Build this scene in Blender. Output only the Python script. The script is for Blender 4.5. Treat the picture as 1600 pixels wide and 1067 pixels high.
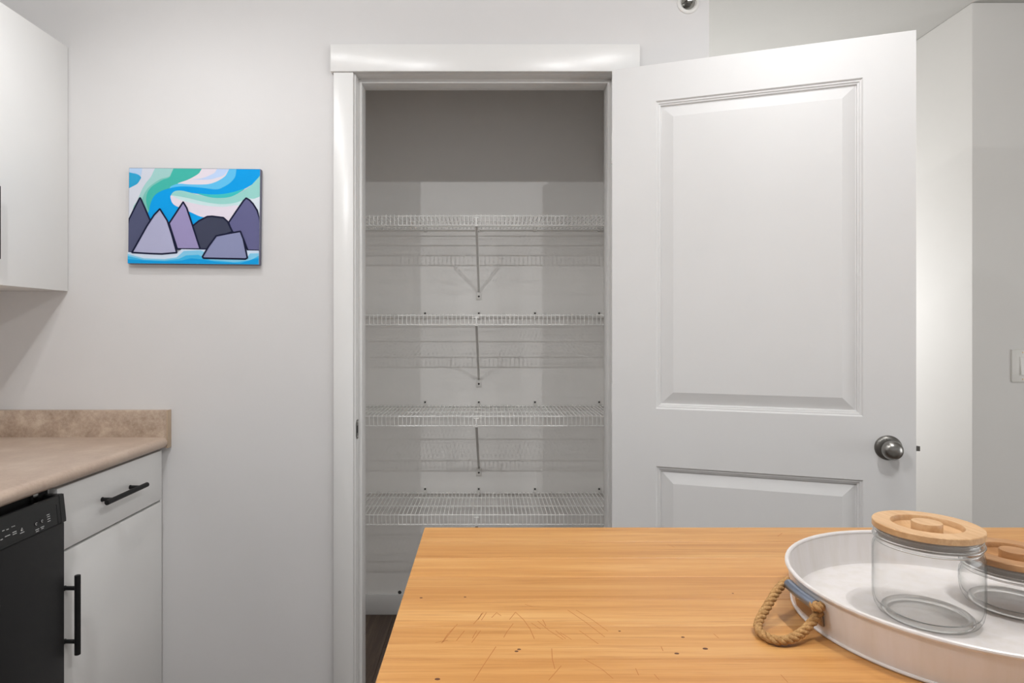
import bpy, bmesh, math, random
from mathutils import Vector, Matrix
random.seed(4)
PI = math.pi
sc = bpy.context.scene
COL = sc.collection
for o in list(bpy.data.objects):
    bpy.data.objects.remove(o)

# ------------------------------------------------------------------ camera, world, lights, exposure
EYE = 1.245
FOC = 980.0                     # focal length in pixels of a 1600 px wide frame
PX, PY = 762.0, 515.5           # principal point
cd = bpy.data.cameras.new('camera')
cd.sensor_fit = 'HORIZONTAL'
cd.sensor_width = 36.0
cd.lens = 36.0 * FOC / 1600.0
cd.shift_x = (800.0 - PX) / 1600.0
cd.shift_y = -(533.5 - PY) / 1600.0
cd.clip_start = 0.02
cam = bpy.data.objects.new('camera', cd)
COL.objects.link(cam)
cam.location = (0, 0, EYE)
cam.rotation_euler = (PI / 2, 0, 0)
sc.camera = cam

w = bpy.data.worlds.new('world')
sc.world = w
w.use_nodes = True
bg = w.node_tree.nodes['Background']
bg.inputs[0].default_value = (0.97, 0.985, 1.0, 1)
bg.inputs[1].default_value = 0.42

def lamp(name, loc, power, radius, color=(0.985, 0.99, 1.0)):
    d = bpy.data.lights.new(name, 'POINT')
    d.energy = power
    d.shadow_soft_size = radius
    d.color = color
    o = bpy.data.objects.new(name, d)
    COL.objects.link(o)
    o.location = loc
    return o
def fill_light(loc, rot, sx, sy, power, color=(0.97, 0.985, 1.0)):
    d = bpy.data.lights.new('fill_light', 'AREA')
    d.shape = 'RECTANGLE'
    d.size, d.size_y, d.energy, d.color = sx, sy, power, color
    o = bpy.data.objects.new('fill_light', d)
    COL.objects.link(o)
    o.location, o.rotation_euler = loc, rot
def pot_light(loc, power, angle, radius):
    d = bpy.data.lights.new('pot_light', 'SPOT')
    d.energy, d.spot_size, d.spot_blend, d.shadow_soft_size = power, angle, 0.8, radius
    d.color = (0.985, 0.99, 1.0)
    o = bpy.data.objects.new('pot_light', d)
    COL.objects.link(o)
    o.location = loc
for sx in (-1, 1):
    lamp('unseen_lamp', (0.65 * sx, 0.40, 2.36), 19.5, 0.009)      # bare lamps over the island
    pot_light((0.66 * sx, 0.52, 2.42), 18.0, 2.3, 0.02)             # downlights over the island
    lamp('unseen_lamp', (0.76 * sx, 1.05, 2.40), 5.0, 0.009)       # lamps nearer the pantry wall
pot_light((-0.87, 1.35, 2.42), 13.0, 2.75, 0.009)                   # downlights washing the pantry wall
pot_light((0.70, 1.35, 2.42), 7.5, 2.75, 0.009)
lamp('unseen_lamp', (0.95, 3.2, 1.35), 36.0, 0.08)                  # unseen hall light, set low to brighten the wall end over the ceiling
fill_light((0.8, -2.4, 0.75), (PI / 2, 0, 0), 3.5, 1.2, 6.0)      # added fill low behind the camera, lifts the lower walls
fill_light((3.9, -0.3, 1.0), (0, PI / 2, 0), 1.4, 2.4, 38.0)      # added fill from the right, brightens the cabinet fronts

sc.view_settings.view_transform = 'Standard'
sc.view_settings.look = 'None'
sc.view_settings.gamma = 1.0
sc.view_settings.use_curve_mapping = False
sc.view_settings.exposure = 0.08
sc.cycles.transparent_max_bounces = 32
sc.cycles.max_bounces = 14

# ------------------------------------------------------------------ material helpers
def lin(c):
    c = c / 255.0
    return c / 12.92 if c <= 0.04045 else ((c + 0.055) / 1.055) ** 2.4

def rgb(r, g, b, gain=1.0):
    return tuple(min(0.95, lin(v) * gain) for v in (r, g, b)) + (1,)

class NM:
    """a small node-material builder"""
    def __init__(self, name):
        self.m = bpy.data.materials.new(name)
        self.m.use_nodes = True
        self.t = self.m.node_tree
        self.b = self.t.nodes['Principled BSDF']
    def n(self, kind, **kw):
        nd = self.t.nodes.new(kind)
        for k, v in kw.items():
            if k in nd.inputs:
                nd.inputs[k].default_value = v
            else:
                setattr(nd, k, v)
        return nd
    def l(self, a, b):
        self.t.links.new(a, b)
    def set(self, **kw):
        for k, v in kw.items():
            self.b.inputs[k.replace('_', ' ')].default_value = v
        return self
    def coords(self, scale=(1, 1, 1), kind='Object', rand=None):
        tc = self.n('ShaderNodeTexCoord')
        mp = self.n('ShaderNodeMapping')
        mp.inputs['Scale'].default_value = scale
        self.l(tc.outputs[kind], mp.inputs['Vector'])
        if rand:
            oi = self.n('ShaderNodeObjectInfo')
            ml = self.n('ShaderNodeMath', operation='MULTIPLY')
            ml.inputs[1].default_value = rand
            self.l(oi.outputs['Random'], ml.inputs[0])
            cb = self.n('ShaderNodeCombineXYZ')
            for i in range(3):
                self.l(ml.outputs[0], cb.inputs[i])
            self.l(cb.outputs[0], mp.inputs['Location'])
        return mp.outputs[0]
    def noise(self, vec, scale, detail=4, rough=0.55, dist=0.0):
        nz = self.n('ShaderNodeTexNoise')
        nz.inputs['Scale'].default_value = scale
        nz.inputs['Detail'].default_value = detail
        nz.inputs['Roughness'].default_value = rough
        nz.inputs['Distortion'].default_value = dist
        self.l(vec, nz.inputs['Vector'])
        return nz.outputs['Fac']
    def ramp(self, fac, stops):
        r = self.n('ShaderNodeValToRGB')
        e = r.color_ramp.elements
        while len(e) < len(stops):
            e.new(0.5)
        for i, (p, c) in enumerate(stops):
            e[i].position = p
            e[i].color = c
        self.l(fac, r.inputs[0])
        return r.outputs[0]
    def mix(self, fac, a, b, mode='MIX'):
        mx = self.n('ShaderNodeMix', data_type='RGBA', blend_type=mode)
        for s, v in ((0, fac), (6, a), (7, b)):
            if hasattr(v, 'is_linked'):
                self.l(v, mx.inputs[s])
            else:
                mx.inputs[s].default_value = v
        return mx.outputs[2]
    def bump(self, fac, strength, dist=0.001):
        bp = self.n('ShaderNodeBump')
        bp.inputs['Strength'].default_value = strength
        bp.inputs['Distance'].default_value = dist
        self.l(fac, bp.inputs['Height'])
        self.l(bp.outputs[0], self.b.inputs['Normal'])
    def base(self, col):
        self.l(col, self.b.inputs['Base Color'])

def plain(name, c, rough=0.5, metal=0.0, spec=0.5, bump=None):
    k = NM(name)
    k.set(Base_Color=c, Roughness=rough, Metallic=metal)
    k.b.inputs['Specular IOR Level'].default_value = spec
    v = k.coords()
    f = k.noise(v, 6.0, 3)
    k.base(k.mix(f, tuple(x * 0.975 for x in c[:3]) + (1,), tuple(min(1, x * 1.02) for x in c[:3]) + (1,)))
    if bump:
        k.bump(k.noise(v, bump[0], 3), bump[1], bump[2])
    return k.m

M = {}
M['wall'] = plain('wall_paint', rgb(213, 211, 210), 0.62, spec=0.3, bump=(160, 0.12, 0.001))
M['pantry'] = plain('pantry_wall_brightened', rgb(244, 242, 239), 0.6, spec=0.3, bump=(160, 0.12, 0.001))  # wall paint lightened in colour to offset the weak light inside the pantry
M['hall_wall'] = plain('hall_wall_paint', rgb(219, 217, 213), 0.6, spec=0.3, bump=(160, 0.12, 0.001))
M['ceiling'] = plain('ceiling_paint', rgb(196, 195, 191), 0.8, spec=0.2, bump=(90, 0.25, 0.002))
M['trim'] = plain('trim_paint', rgb(226, 225, 223), 0.29, bump=(60, 0.03, 0.001))
M['door'] = plain('door_paint', rgb(219, 218, 217), 0.46, bump=(90, 0.05, 0.001))
M['cabinet'] = plain('cabinet_lacquer', rgb(226, 225, 223), 0.35)
M['wire'] = plain('white_vinyl_wire', rgb(246, 245, 242), 0.25)
M['clip'] = plain('white_plastic', rgb(225, 223, 219), 0.4)
M['dark_hole'] = plain('dark_screw', rgb(38, 36, 34), 0.5)
M['black'] = plain('black_metal', rgb(18, 18, 19), 0.5, spec=0.3)
M['dw'] = plain('dishwasher_black', rgb(22, 22, 23), 0.4, spec=0.25)
M['dw_panel'] = plain('dishwasher_panel', rgb(33, 34, 34), 0.36, spec=0.35)
M['void'] = plain('black_recess', rgb(10, 10, 10), 0.7)
M['print'] = plain('pale_print', rgb(200, 200, 198), 0.6)
M['steel'] = plain('knob_steel', rgb(150, 148, 144), 0.3, metal=1.0)
M['dark_steel'] = plain('dark_steel', rgb(124, 122, 118), 0.38, metal=1.0)
M['chrome'] = plain('chrome', rgb(190, 190, 186), 0.15, metal=1.0)
M['zinc'] = plain('zinc_tube', rgb(150, 160, 178), 0.35, metal=0.9)
M['plate'] = plain('aged_plate', rgb(168, 148, 126), 0.4, metal=0.7)
M['seal'] = plain('seal_silicone', rgb(150, 142, 134), 0.5)
M['switch'] = plain('switch_plastic', rgb(218, 216, 210), 0.35)

def enamel():
    k = NM('white_enamel')
    v = k.coords((1, 1, 1))
    f = k.noise(k.coords((60, 60, 4)), 1.0, 4)
    c = k.ramp(f, [(0.3, rgb(210, 204, 198)), (0.6, rgb(217, 212, 210))])
    k.base(c)
    k.set(Roughness=0.3)
    k.bump(k.noise(v, 40, 2), 0.03, 0.001)
    return k.m
M['enamel'] = enamel()

def laminate(name, a, b, c, sc_, fsc):
    k = NM(name)
    v = k.coords()
    big = k.noise(v, 9 * sc_, 5, 0.6)
    fine = k.noise(v, 110 * fsc, 5, 0.75)
    spk = k.n('ShaderNodeTexVoronoi')
    spk.inputs['Scale'].default_value = 150 * fsc
    k.l(v, spk.inputs['Vector'])
    col = k.ramp(big, [(0.3, a), (0.55, b), (0.72, c)])
    col = k.mix(k.ramp(fine, [(0.35, (0, 0, 0, 1)), (0.75, (0.55, 0.55, 0.55, 1))]), col, c)
    col = k.mix(k.ramp(spk.outputs['Distance'], [(0.08, (0.35, 0.35, 0.35, 1)), (0.2, (0, 0, 0, 1))]), col, a)
    k.base(col)
    k.set(Roughness=0.33)
    return k.m
M['laminate'] = laminate('beige_laminate', rgb(168, 146, 130), rgb(183, 162, 145), rgb(197, 179, 163), 1.0, 1.0)
M['laminate_dark'] = laminate('beige_laminate_splash', rgb(144, 122, 104), rgb(172, 150, 132), rgb(206, 190, 172), 2.4, 0.85)
M['edge'] = plain('edge_strip', rgb(176, 154, 130), 0.4)

def wood(name, a, b, c, axis_scale, rand, rough=0.42, tone=0.25, bump=0.05, fine=1.0):
    k = NM(name)
    v = k.coords(axis_scale, rand=rand)
    g1 = k.noise(v, 1.0, 6, 0.6, 0.35)
    g2 = k.noise(v, 4.2 * fine, 5, 0.65, 0.2)
    col = k.ramp(g1, [(0.28, a), (0.5, b), (0.72, c)])
    col = k.mix(k.ramp(g2, [(0.42, (0.5, 0.5, 0.5, 1)), (0.56, (0, 0, 0, 1))]), col, a)
    if rand:
        oi = k.n('ShaderNodeObjectInfo')
        t = k.ramp(oi.outputs['Random'], [(0.0, (1 - tone, 1 - tone * 1.1, 1 - tone * 1.25, 1)), (1.0, (1, 1, 1, 1))])
        col = k.mix(1.0, col, t, 'MULTIPLY')
    k.base(col)
    k.set(Roughness=rough)
    k.bump(g2, bump, 0.001)
    return k.m
def oak():
    k = NM('oiled_oak')
    v = k.coords((2.2, 60, 60), rand=37.0)
    g1 = k.noise(v, 1.0, 6, 0.6, 0.3)
    v2 = k.coords((9, 420, 420), rand=61.0)
    g2 = k.noise(v2, 1.0, 4, 0.65, 0.15)
    v3 = k.coords((1.2, 7, 7), rand=11.0)
    g3 = k.noise(v3, 1.0, 3, 0.5)
    col = k.ramp(g1, [(0.26, rgb(178, 122, 62)), (0.5, rgb(202, 149, 87)), (0.74, rgb(216, 170, 111))])
    col = k.mix(k.ramp(g2, [(0.34, (0.55, 0.55, 0.55, 1)), (0.48, (0, 0, 0, 1))]), col, rgb(160, 104, 50))
    col = k.mix(k.ramp(g3, [(0.3, (0.35, 0.35, 0.35, 1)), (0.7, (0, 0, 0, 1))]), col, rgb(178, 116, 52))
    oi = k.n('ShaderNodeObjectInfo')
    t = k.ramp(oi.outputs['Random'], [(0.0, (0.90, 0.88, 0.86, 1)), (1.0, (1, 1, 1, 1))])
    k.base(k.mix(1.0, col, t, 'MULTIPLY'))
    k.set(Roughness=0.4)
    k.bump(g2, 0.06, 0.001)
    return k.m
M['oak'] = oak()
M['bamboo'] = wood('bamboo', rgb(184, 142, 98), rgb(202, 163, 120), rgb(214, 178, 136), (70, 6, 40), None, bump=0.03)
M['bamboo_shaded'] = wood('shaded_bamboo', rgb(150, 104, 62), rgb(170, 124, 80), rgb(184, 138, 92), (70, 6, 40), None, bump=0.03)  # same bamboo with the rear lid's shade put into its colour
M['floor'] = wood('dark_plank', rgb(84, 68, 58), rgb(112, 94, 82), rgb(140, 122, 108), (30, 1.6, 30), 21.0, tone=0.3, rough=0.45)
M['rope'] = wood('jute_rope', rgb(134, 96, 52), rgb(178, 136, 84), rgb(206, 168, 114), (260, 260, 260), None, rough=0.85, bump=0.5)

def glass():
    k = NM('jar_glass')
    t = k.t
    for nd in list(t.nodes):
        if nd.type == 'BSDF_PRINCIPLED':
            t.nodes.remove(nd)
    out = [nd for nd in t.nodes if nd.type == 'OUTPUT_MATERIAL'][0]
    lw = k.n('ShaderNodeLayerWeight')
    lw.inputs['Blend'].default_value = 0.5
    tint = k.ramp(lw.outputs['Facing'], [(0.5, (0.998, 0.999, 0.9985, 1)), (0.82, (0.94, 0.948, 0.946, 1)), (0.94, (0.62, 0.64, 0.635, 1)), (1.0, (0.25, 0.27, 0.265, 1))])
    tr = k.n('ShaderNodeBsdfTransparent')
    k.l(tint, tr.inputs[0])
    gl = k.n('ShaderNodeBsdfGlossy')
    gl.inputs['Roughness'].default_value = 0.055
    fr = k.ramp(lw.outputs['Facing'], [(0.0, (0.022, 0.022, 0.022, 1)), (0.6, (0.05, 0.05, 0.05, 1)), (0.85, (0.20, 0.20, 0.20, 1)), (1.0, (0.6, 0.6, 0.6, 1))])
    nz = k.noise(k.coords((1, 1, 1)), 45, 2)
    bp = k.n('ShaderNodeBump')
    bp.inputs['Strength'].default_value = 0.12
    bp.inputs['Distance'].default_value = 0.002
    k.l(nz, bp.inputs['Height'])
    k.l(bp.outputs[0], gl.inputs['Normal'])
    mx = k.n('ShaderNodeMixShader')
    k.l(fr, mx.inputs[0])
    k.l(tr.outputs[0], mx.inputs[1])
    k.l(gl.outputs[0], mx.inputs[2])
    k.l(mx.outputs[0], out.inputs[0])
    return k.m
M['glass'] = glass()

# ------------------------------------------------------------------ mesh helpers
def bm_box(bm, x0, x1, y0, y1, z0, z1, bev=0.0, seg=2):
    t = bmesh.new()
    bmesh.ops.create_cube(t, size=1.0)
    bmesh.ops.scale(t, vec=(x1 - x0, y1 - y0, z1 - z0), verts=t.verts)
    bmesh.ops.translate(t, vec=((x0 + x1) / 2, (y0 + y1) / 2, (z0 + z1) / 2), verts=t.verts)
    if bev > 0:
        bmesh.ops.bevel(t, geom=list(t.edges), offset=bev, segments=seg, profile=0.5, affect='EDGES')
    join(bm, t)
    return bm

def join(bm, t):
    me = bpy.data.meshes.new('tmp')
    t.to_mesh(me)
    t.free()
    bm.from_mesh(me)
    bpy.data.meshes.remove(me)

def box(*a, **k):
    return bm_box(bmesh.new(), *a, **k)

def frame_at(d):
    d = d.normalized()
    up = Vector((0, 0, 1)) if abs(d.z) < 0.95 else Vector((0, 1, 0))
    a = d.cross(up).normalized()
    return a, a.cross(d).normalized()

def bm_tube(bm, pts, r, n=8, closed=False):
    """tube along a polyline; r is a number or a list"""
    pts = [Vector(p) for p in pts]
    N = len(pts)
    rings = []
    pa = None
    for i, p in enumerate(pts):
        if closed:
            d = pts[(i + 1) % N] - pts[i - 1]
        else:
            d = pts[min(i + 1, N - 1)] - pts[max(i - 1, 0)]
        d.normalize()
        if pa is None:
            a, b = frame_at(d)
        else:
            a = (pa - d * pa.dot(d)).normalized()
            b = a.cross(d).normalized()
        pa = a
        rr = r[i] if isinstance(r, (list, tuple)) else r
        rings.append([bm.verts.new(p + (a * math.cos(2 * PI * k / n) + b * math.sin(2 * PI * k / n)) * rr) for k in range(n)])
    for i in range(N if closed else N - 1):
        A, B = rings[i], rings[(i + 1) % N]
        for k in range(n):
            bm.faces.new((A[k], B[k], B[(k + 1) % n], A[(k + 1) % n]))
    if not closed:
        bm.faces.new(rings[0])
        bm.faces.new(rings[-1][::-1])
    return bm

def tube(pts, r, n=8, closed=False):
    return bm_tube(bmesh.new(), pts, r, n, closed)

def bm_lathe(bm, prof, c=(0, 0, 0), n=48, sx=1.0, axis=None):
    """revolve (radius, z) points; points of radius 0 close the shape. axis = 3x3 matrix turning z"""
    c = Vector(c)
    rows = []
    for r, z in prof:
        if r < 1e-7:
            p = Vector((0, 0, z))
            rows.append([bm.verts.new((axis @ p if axis else p) + c)])
        else:
            row = []
            for k in range(n):
                a = 2 * PI * k / n
                p = Vector((r * math.cos(a) * sx, r * math.sin(a), z))
                row.append(bm.verts.new((axis @ p if axis else p) + c))
            rows.append(row)
    for A, B in zip(rows, rows[1:]):
        for k in range(n):
            j = (k + 1) % n
            if len(A) == 1 and len(B) == 1:
                continue
            if len(A) == 1:
                bm.faces.new((A[0], B[k], B[j]))
            elif len(B) == 1:
                bm.faces.new((A[k], B[0], A[j]))
            else:
                bm.faces.new((A[k], B[k], B[j], A[j]))
    return bm

def lathe(prof, c=(0, 0, 0), n=48, **k):
    return bm_lathe(bmesh.new(), prof, c, n, **k)

def bm_prism(bm, poly, y0, y1, plane='XZ'):
    """extrude a closed polygon of (x, z) points along y (or (x, y) along z)"""
    def P(a, b, t):
        return (a, t, b) if plane == 'XZ' else (a, b, t)
    A = [bm.verts.new(P(a, b, y0)) for a, b in poly]
    B = [bm.verts.new(P(a, b, y1)) for a, b in poly]
    n = len(poly)
    bm.faces.new(A)
    bm.faces.new(B[::-1])
    for i in range(n):
        j = (i + 1) % n
        bm.faces.new((A[i], B[i], B[j], A[j]))
    return bm

def prism(*a, **k):
    return bm_prism(bmesh.new(), *a, **k)

WM = {}
def obj(name, bm, mat, parent=None, local=False, smooth=35):
    """link a bmesh as ONE object; mesh given in world space unless local"""
    bmesh.ops.recalc_face_normals(bm, faces=list(bm.faces))
    me = bpy.data.meshes.new(name)
    if parent is not None and not local:
        bm.transform(WM[parent.name].inverted())
    bm.to_mesh(me)
    bm.free()
    for m in (mat if isinstance(mat, (list, tuple)) else [mat]):
        me.materials.append(m)
    if smooth:
        me.shade_smooth()
        me.set_sharp_from_angle(angle=math.radians(smooth))
    o = bpy.data.objects.new(name, me)
    COL.objects.link(o)
    if parent is not None:
        o.parent = parent
        WM[o.name] = WM[parent.name].copy()
    else:
        WM[o.name] = Matrix.Identity(4)
    return o

def tag(o, label=None, cat=None, group=None, kind=None):
    if label: o['label'] = label
    if cat: o['category'] = cat
    if group: o['group'] = group
    if kind: o['kind'] = kind
    return o

def thing(name, label, cat, loc=(0, 0, 0), rotz=0.0, group=None, kind=None):
    o = bpy.data.objects.new(name, None)
    o.empty_display_size = 0.05
    COL.objects.link(o)
    o.location = loc
    o.rotation_euler = (0, 0, rotz)
    WM[o.name] = Matrix.Translation(loc) @ Matrix.Rotation(rotz, 4, 'Z')
    return tag(o, label, cat, group, kind)

def struct(name, bm, mat, label, parent=None, smooth=35):
    o = obj(name, bm, mat, parent, smooth=smooth)
    return tag(o, label, None, None, 'structure')

def copy_tree(o, parent=None):
    c = o.copy()
    COL.objects.link(c)
    if parent is not None:
        c.parent = parent
    for ch in o.children:
        copy_tree(ch, c)
    return c

# ------------------------------------------------------------------ the setting
YW = 1.98            # front face of the pantry wall
YB = 2.09            # its back face
CEIL = 2.44
YC = 2.752           # back wall of the pantry
JL, JR, JT = -0.416, 0.397, 2.052     # jamb faces

b = bmesh.new()
bm_box(b, -1.66, JL - 0.018, YW, YB, 0, CEIL)
bm_box(b, JR + 0.018, 0.699, YW, YB, 0, CEIL)
bm_box(b, JL - 0.018, JR + 0.018, YW, YB, JT + 0.018, CEIL)
struct('wall_back', b, M['wall'], 'pale grey wall around the pantry doorway')
struct('wall_left', box(-1.78, -1.66, -2.6, YC, 0, CEIL), M['wall'], 'pale grey wall behind the kitchen counter')
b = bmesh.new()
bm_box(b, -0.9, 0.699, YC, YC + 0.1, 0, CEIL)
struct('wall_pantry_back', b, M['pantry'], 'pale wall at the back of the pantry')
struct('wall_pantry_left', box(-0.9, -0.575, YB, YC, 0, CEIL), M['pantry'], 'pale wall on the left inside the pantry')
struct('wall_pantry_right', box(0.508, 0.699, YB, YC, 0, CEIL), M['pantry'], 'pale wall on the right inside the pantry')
struct('wall_right', box(1.766, 4.0, 2.286, 4.4, 0, CEIL, bev=0.006), M['hall_wall'], 'warm grey wall end in the hall past the open door')
struct('wall_far', box(0.4, 1.9, 4.4, 4.5, 0, CEIL), M['hall_wall'], 'far wall of the hall')
struct('wall_side', box(4.0, 4.1, -2.6, 4.5, 0, CEIL), M['hall_wall'], 'wall at the right end of the room')
struct('ceiling', box(-1.78, 4.1, -2.6, 4.5, CEIL, CEIL + 0.1), M['ceiling'], 'warm white ceiling')
fl = struct('floor', box(-1.78, 4.1, -2.6, 4.5, -0.1, -0.004), M['floor'], 'dark brown plank floor')
# floor planks, each its own piece, where the doorway shows them
pb = box(0, 0.178, 0, 1.2, -0.0045, 0.0, bev=0.0012, seg=1)
p0 = obj('plank', pb, M['floor'], fl)
first = True
for i in range(-6, 7):
    off = (i * 0.47) % 1.2
    for j in range(-1, 3):
        y = -0.2 + off + j * 1.2015
        if y > YC - 0.1:
            continue
        o = p0 if first else p0.copy()
        if not first:
            COL.objects.link(o)
        first = False
        o.location = (i * 0.1795 - 0.05, y, 0)

# door frame
b = bmesh.new()
bm_box(b, -0.4925, 0.4765, 1.960, YW, 2.053, 2.139, bev=0.0025)
struct('trim_1', b, M['trim'], 'white flat header board above the pantry doorway')
struct('trim_2', box(-0.4835, -0.4215, 1.966, YW, 0, 2.053, bev=0.002), M['trim'], 'white casing board left of the pantry doorway')
struct('trim_3', box(0.4025, 0.4675, 1.966, YW, 0, 2.053, bev=0.002), M['trim'], 'white casing board behind the hinged edge of the door')
b = bmesh.new()
bm_box(b, JL - 0.018, JL, YW - 0.001, YB + 0.001, 0, JT + 0.018, bev=0.0012)
bm_box(b, JR, JR + 0.018, YW - 0.001, YB + 0.001, 0, JT + 0.018, bev=0.0012)
bm_box(b, JL - 0.0005, JR + 0.0005, YW - 0.001, YB + 0.001, JT, JT + 0.018, bev=0.0012)
jamb = struct('trim_4', b, M['trim'], 'white door jamb lining the pantry doorway')
b = bmesh.new()
bm_box(b, JL - 0.001, JL + 0.011, 2.018, 2.082, 0, JT - 0.001, bev=0.0015)
bm_box(b, JR - 0.011, JR + 0.001, 2.018, 2.082, 0, JT - 0.001, bev=0.0015)
bm_box(b, JL + 0.010, JR - 0.010, 2.018, 2.082, JT - 0.0125, JT + 0.001, bev=0.0015)
obj('door_stop', b, M['trim'], jamb)
# strike plate with a lip, hole and two screws
b = bmesh.new()
bm_prism(b, [(1.979, 0.910), (1.979, 0.950), (1.990, 0.959), (2.010, 0.959), (2.010, 0.899), (1.990, 0.899)], 0, 0.0016)
bmesh.ops.transform(b, matrix=Matrix(((0, 1, 0, JL), (1, 0, 0, 0), (0, 0, 1, 0), (0, 0, 0, 1))), verts=b.verts)
sp = obj('strike_plate', b, M['dark_steel'], jamb)
obj('strike_hole', box(JL + 0.001, JL + 0.0021, 1.988, 2.002, 0.918, 0.941), M['void'], sp)
for z in (0.952, 0.906):
    obj('screw', lathe([(0, 0.0012), (0.0028, 0.001), (0.0035, 0)], (JL + 0.0016, 1.999, z), 12, axis=Matrix.Rotation(PI / 2, 3, 'Y')), M['chrome'], sp)
# skirting in the pantry
struct('baseboard_back', box(-0.575, 0.508, YC - 0.012, YC, 0, 0.088, bev=0.003), M['trim'], 'white baseboard along the back of the pantry')
struct('baseboard_left', box(-0.575, -0.563, YB, YC - 0.012, 0, 0.088, bev=0.003), M['trim'], 'white baseboard on the left inside the pantry')
struct('baseboard_right', box(0.496, 0.508, YB, YC - 0.012, 0, 0.088, bev=0.003), M['trim'], 'white baseboard on the right inside the pantry')

# ------------------------------------------------------------------ the open door
TH = math.atan(FOC / 2886.0)
DP = (0.383, 1.930, 0.012)
DW, DH, DT = 0.802, 2.033, 0.035
pu = (0.130, 0.678)
pz = [(0.996, 1.922), (0.19, 0.823)]       # panel openings above the door's foot
ZS = [0, pz[1][0], pz[1][1], pz[0][0], pz[0][1], DH]
b = bmesh.new()
for x0, x1 in ((0, pu[0]), (pu[1], DW)):
    bm_box(b, x0, x1, 0, DT, 0, DH)
for z0, z1 in ((ZS[0], ZS[1]), (ZS[2], ZS[3]), (ZS[4], ZS[5])):
    bm_box(b, pu[0], pu[1], 0, DT, z0, z1)
bmesh.ops.remove_doubles(b, verts=b.verts, dist=1e-5)
dup = {}
for f in list(b.faces):                     # drop the hidden faces between stiles and rails
    dup.setdefault(tuple(round(v, 4) for v in f.calc_center_median()), []).append(f)
inner = [f for fs in dup.values() if len(fs) > 1 for f in fs]
bmesh.ops.delete(b, geom=inner, context='FACES')
me_door = obj('door_1', b, M['door'], smooth=20)
tag(me_door, 'white two panel door standing open to the right of the pantry doorway', 'door', None, 'structure')
me_door.location = DP
me_door.rotation_euler = (0, 0, -TH)
WM['door_1'] = Matrix.Translation(DP) @ Matrix.Rotation(-TH, 4, 'Z')

def panel_mesh(x0, x1, z0, z1):
    """moulded raised panel: steps and a sloping field as nested rectangles, both faces"""
    prof = [(0.0, 0.0), (0.0035, 0.0045), (0.0075, 0.0050), (0.0085, 0.0080), (0.0130, 0.0088), (0.0140, 0.0140), (0.016, 0.0145), (0.050, 0.0030), (0.0515, 0.0030)]
    bm = bmesh.new()
    for side in (0, 1):
        rows = []
        for ins, dep in prof:
            y = dep if side == 0 else DT - dep
            rows.append([bm.verts.new(p) for p in ((x0 + ins, y, z0 + ins), (x1 - ins, y, z0 + ins), (x1 - ins, y, z1 - ins), (x0 + ins, y, z1 - ins))])
        for A, B in zip(rows, rows[1:]):
            for k in range(4):
                bm.faces.new((A[k], A[(k + 1) % 4], B[(k + 1) % 4], B[k]))
        bm.faces.new(rows[-1])
    return bm
for z0, z1 in pz:
    obj('panel', panel_mesh(pu[0], pu[1], z0, z1), M['door'], me_door, local=True, smooth=12)

AXF = Matrix.Rotation(PI / 2, 3, 'X')       # lathe z axis -> local -y (towards the viewer)
KU, KZ = 0.7375, 0.915
knob = obj('door_knob', lathe([(0, 0.056), (0.010, 0.0562), (0.0175, 0.053), (0.0235, 0.047), (0.0258, 0.040), (0.0245, 0.034), (0.0185, 0.029), (0.0135, 0.024), (0.0125, 0.016), (0.0135, 0.008), (0.0135, 0.004)],
           (KU, 0, KZ), 40, axis=AXF), M['steel'], me_door, local=True, smooth=50)
tag(knob, 'brushed steel knob')
obj('rose', lathe([(0, 0.008), (0.017, 0.0085), (0.026, 0.0075), (0.032, 0.004), (0.0335, 0.0)], (KU, 0, KZ), 40, axis=AXF), M['dark_steel'], knob, local=True, smooth=50)
obj('privacy_pin', lathe([(0, 0.0105), (0.002, 0.0100), (0.0025, 0.007)], (KU - 0.004, 0, KZ + 0.0245), 12, axis=AXF), M['chrome'], knob, local=True, smooth=50)
AXB = Matrix.Rotation(-PI / 2, 3, 'X')
knob2 = obj('door_knob', lathe([(0, 0.056), (0.010, 0.0562), (0.0175, 0.053), (0.0235, 0.047), (0.0258, 0.040), (0.0245, 0.034), (0.0185, 0.029), (0.0135, 0.024), (0.0125, 0.016), (0.0135, 0.004)],
            (KU, DT, KZ), 32, axis=AXB), M['steel'], me_door, local=True, smooth=50)
obj('rose', lathe([(0, 0.008), (0.017, 0.0085), (0.026, 0.0075), (0.032, 0.004), (0.0335, 0.0)], (KU, DT, KZ), 32, axis=AXB), M['dark_steel'], knob2, local=True, smooth=50)
lb = bmesh.new()
bm_box(lb, DW - 0.0002, DW + 0.0016, 0.005, 0.030, KZ - 0.028, KZ + 0.028, bev=0.0006, seg=1)
lt = obj('latch_plate', lb, M['dark_steel'], me_door, local=True)
obj('latch_bolt', prism([(DW, 0.011), (DW + 0.012, 0.011), (DW + 0.012, 0.014), (DW + 0.004, 0.024), (DW, 0.024)], KZ - 0.0065, KZ + 0.0065, plane='XY'), M['dark_steel'], lt, local=True)
for z in (0.22, 1.02, 1.80):
    hb = bmesh.new()
    bm_box(hb, -0.0016, 0.0002, 0.006, 0.034, z - 0.0445, z + 0.0445)
    bm_tube(hb, [(-0.004, 0.039, z - 0.045), (-0.004, 0.039, z + 0.045)], 0.0052, 10)
    obj('hinge', hb, M['trim'], me_door, local=True)

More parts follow.
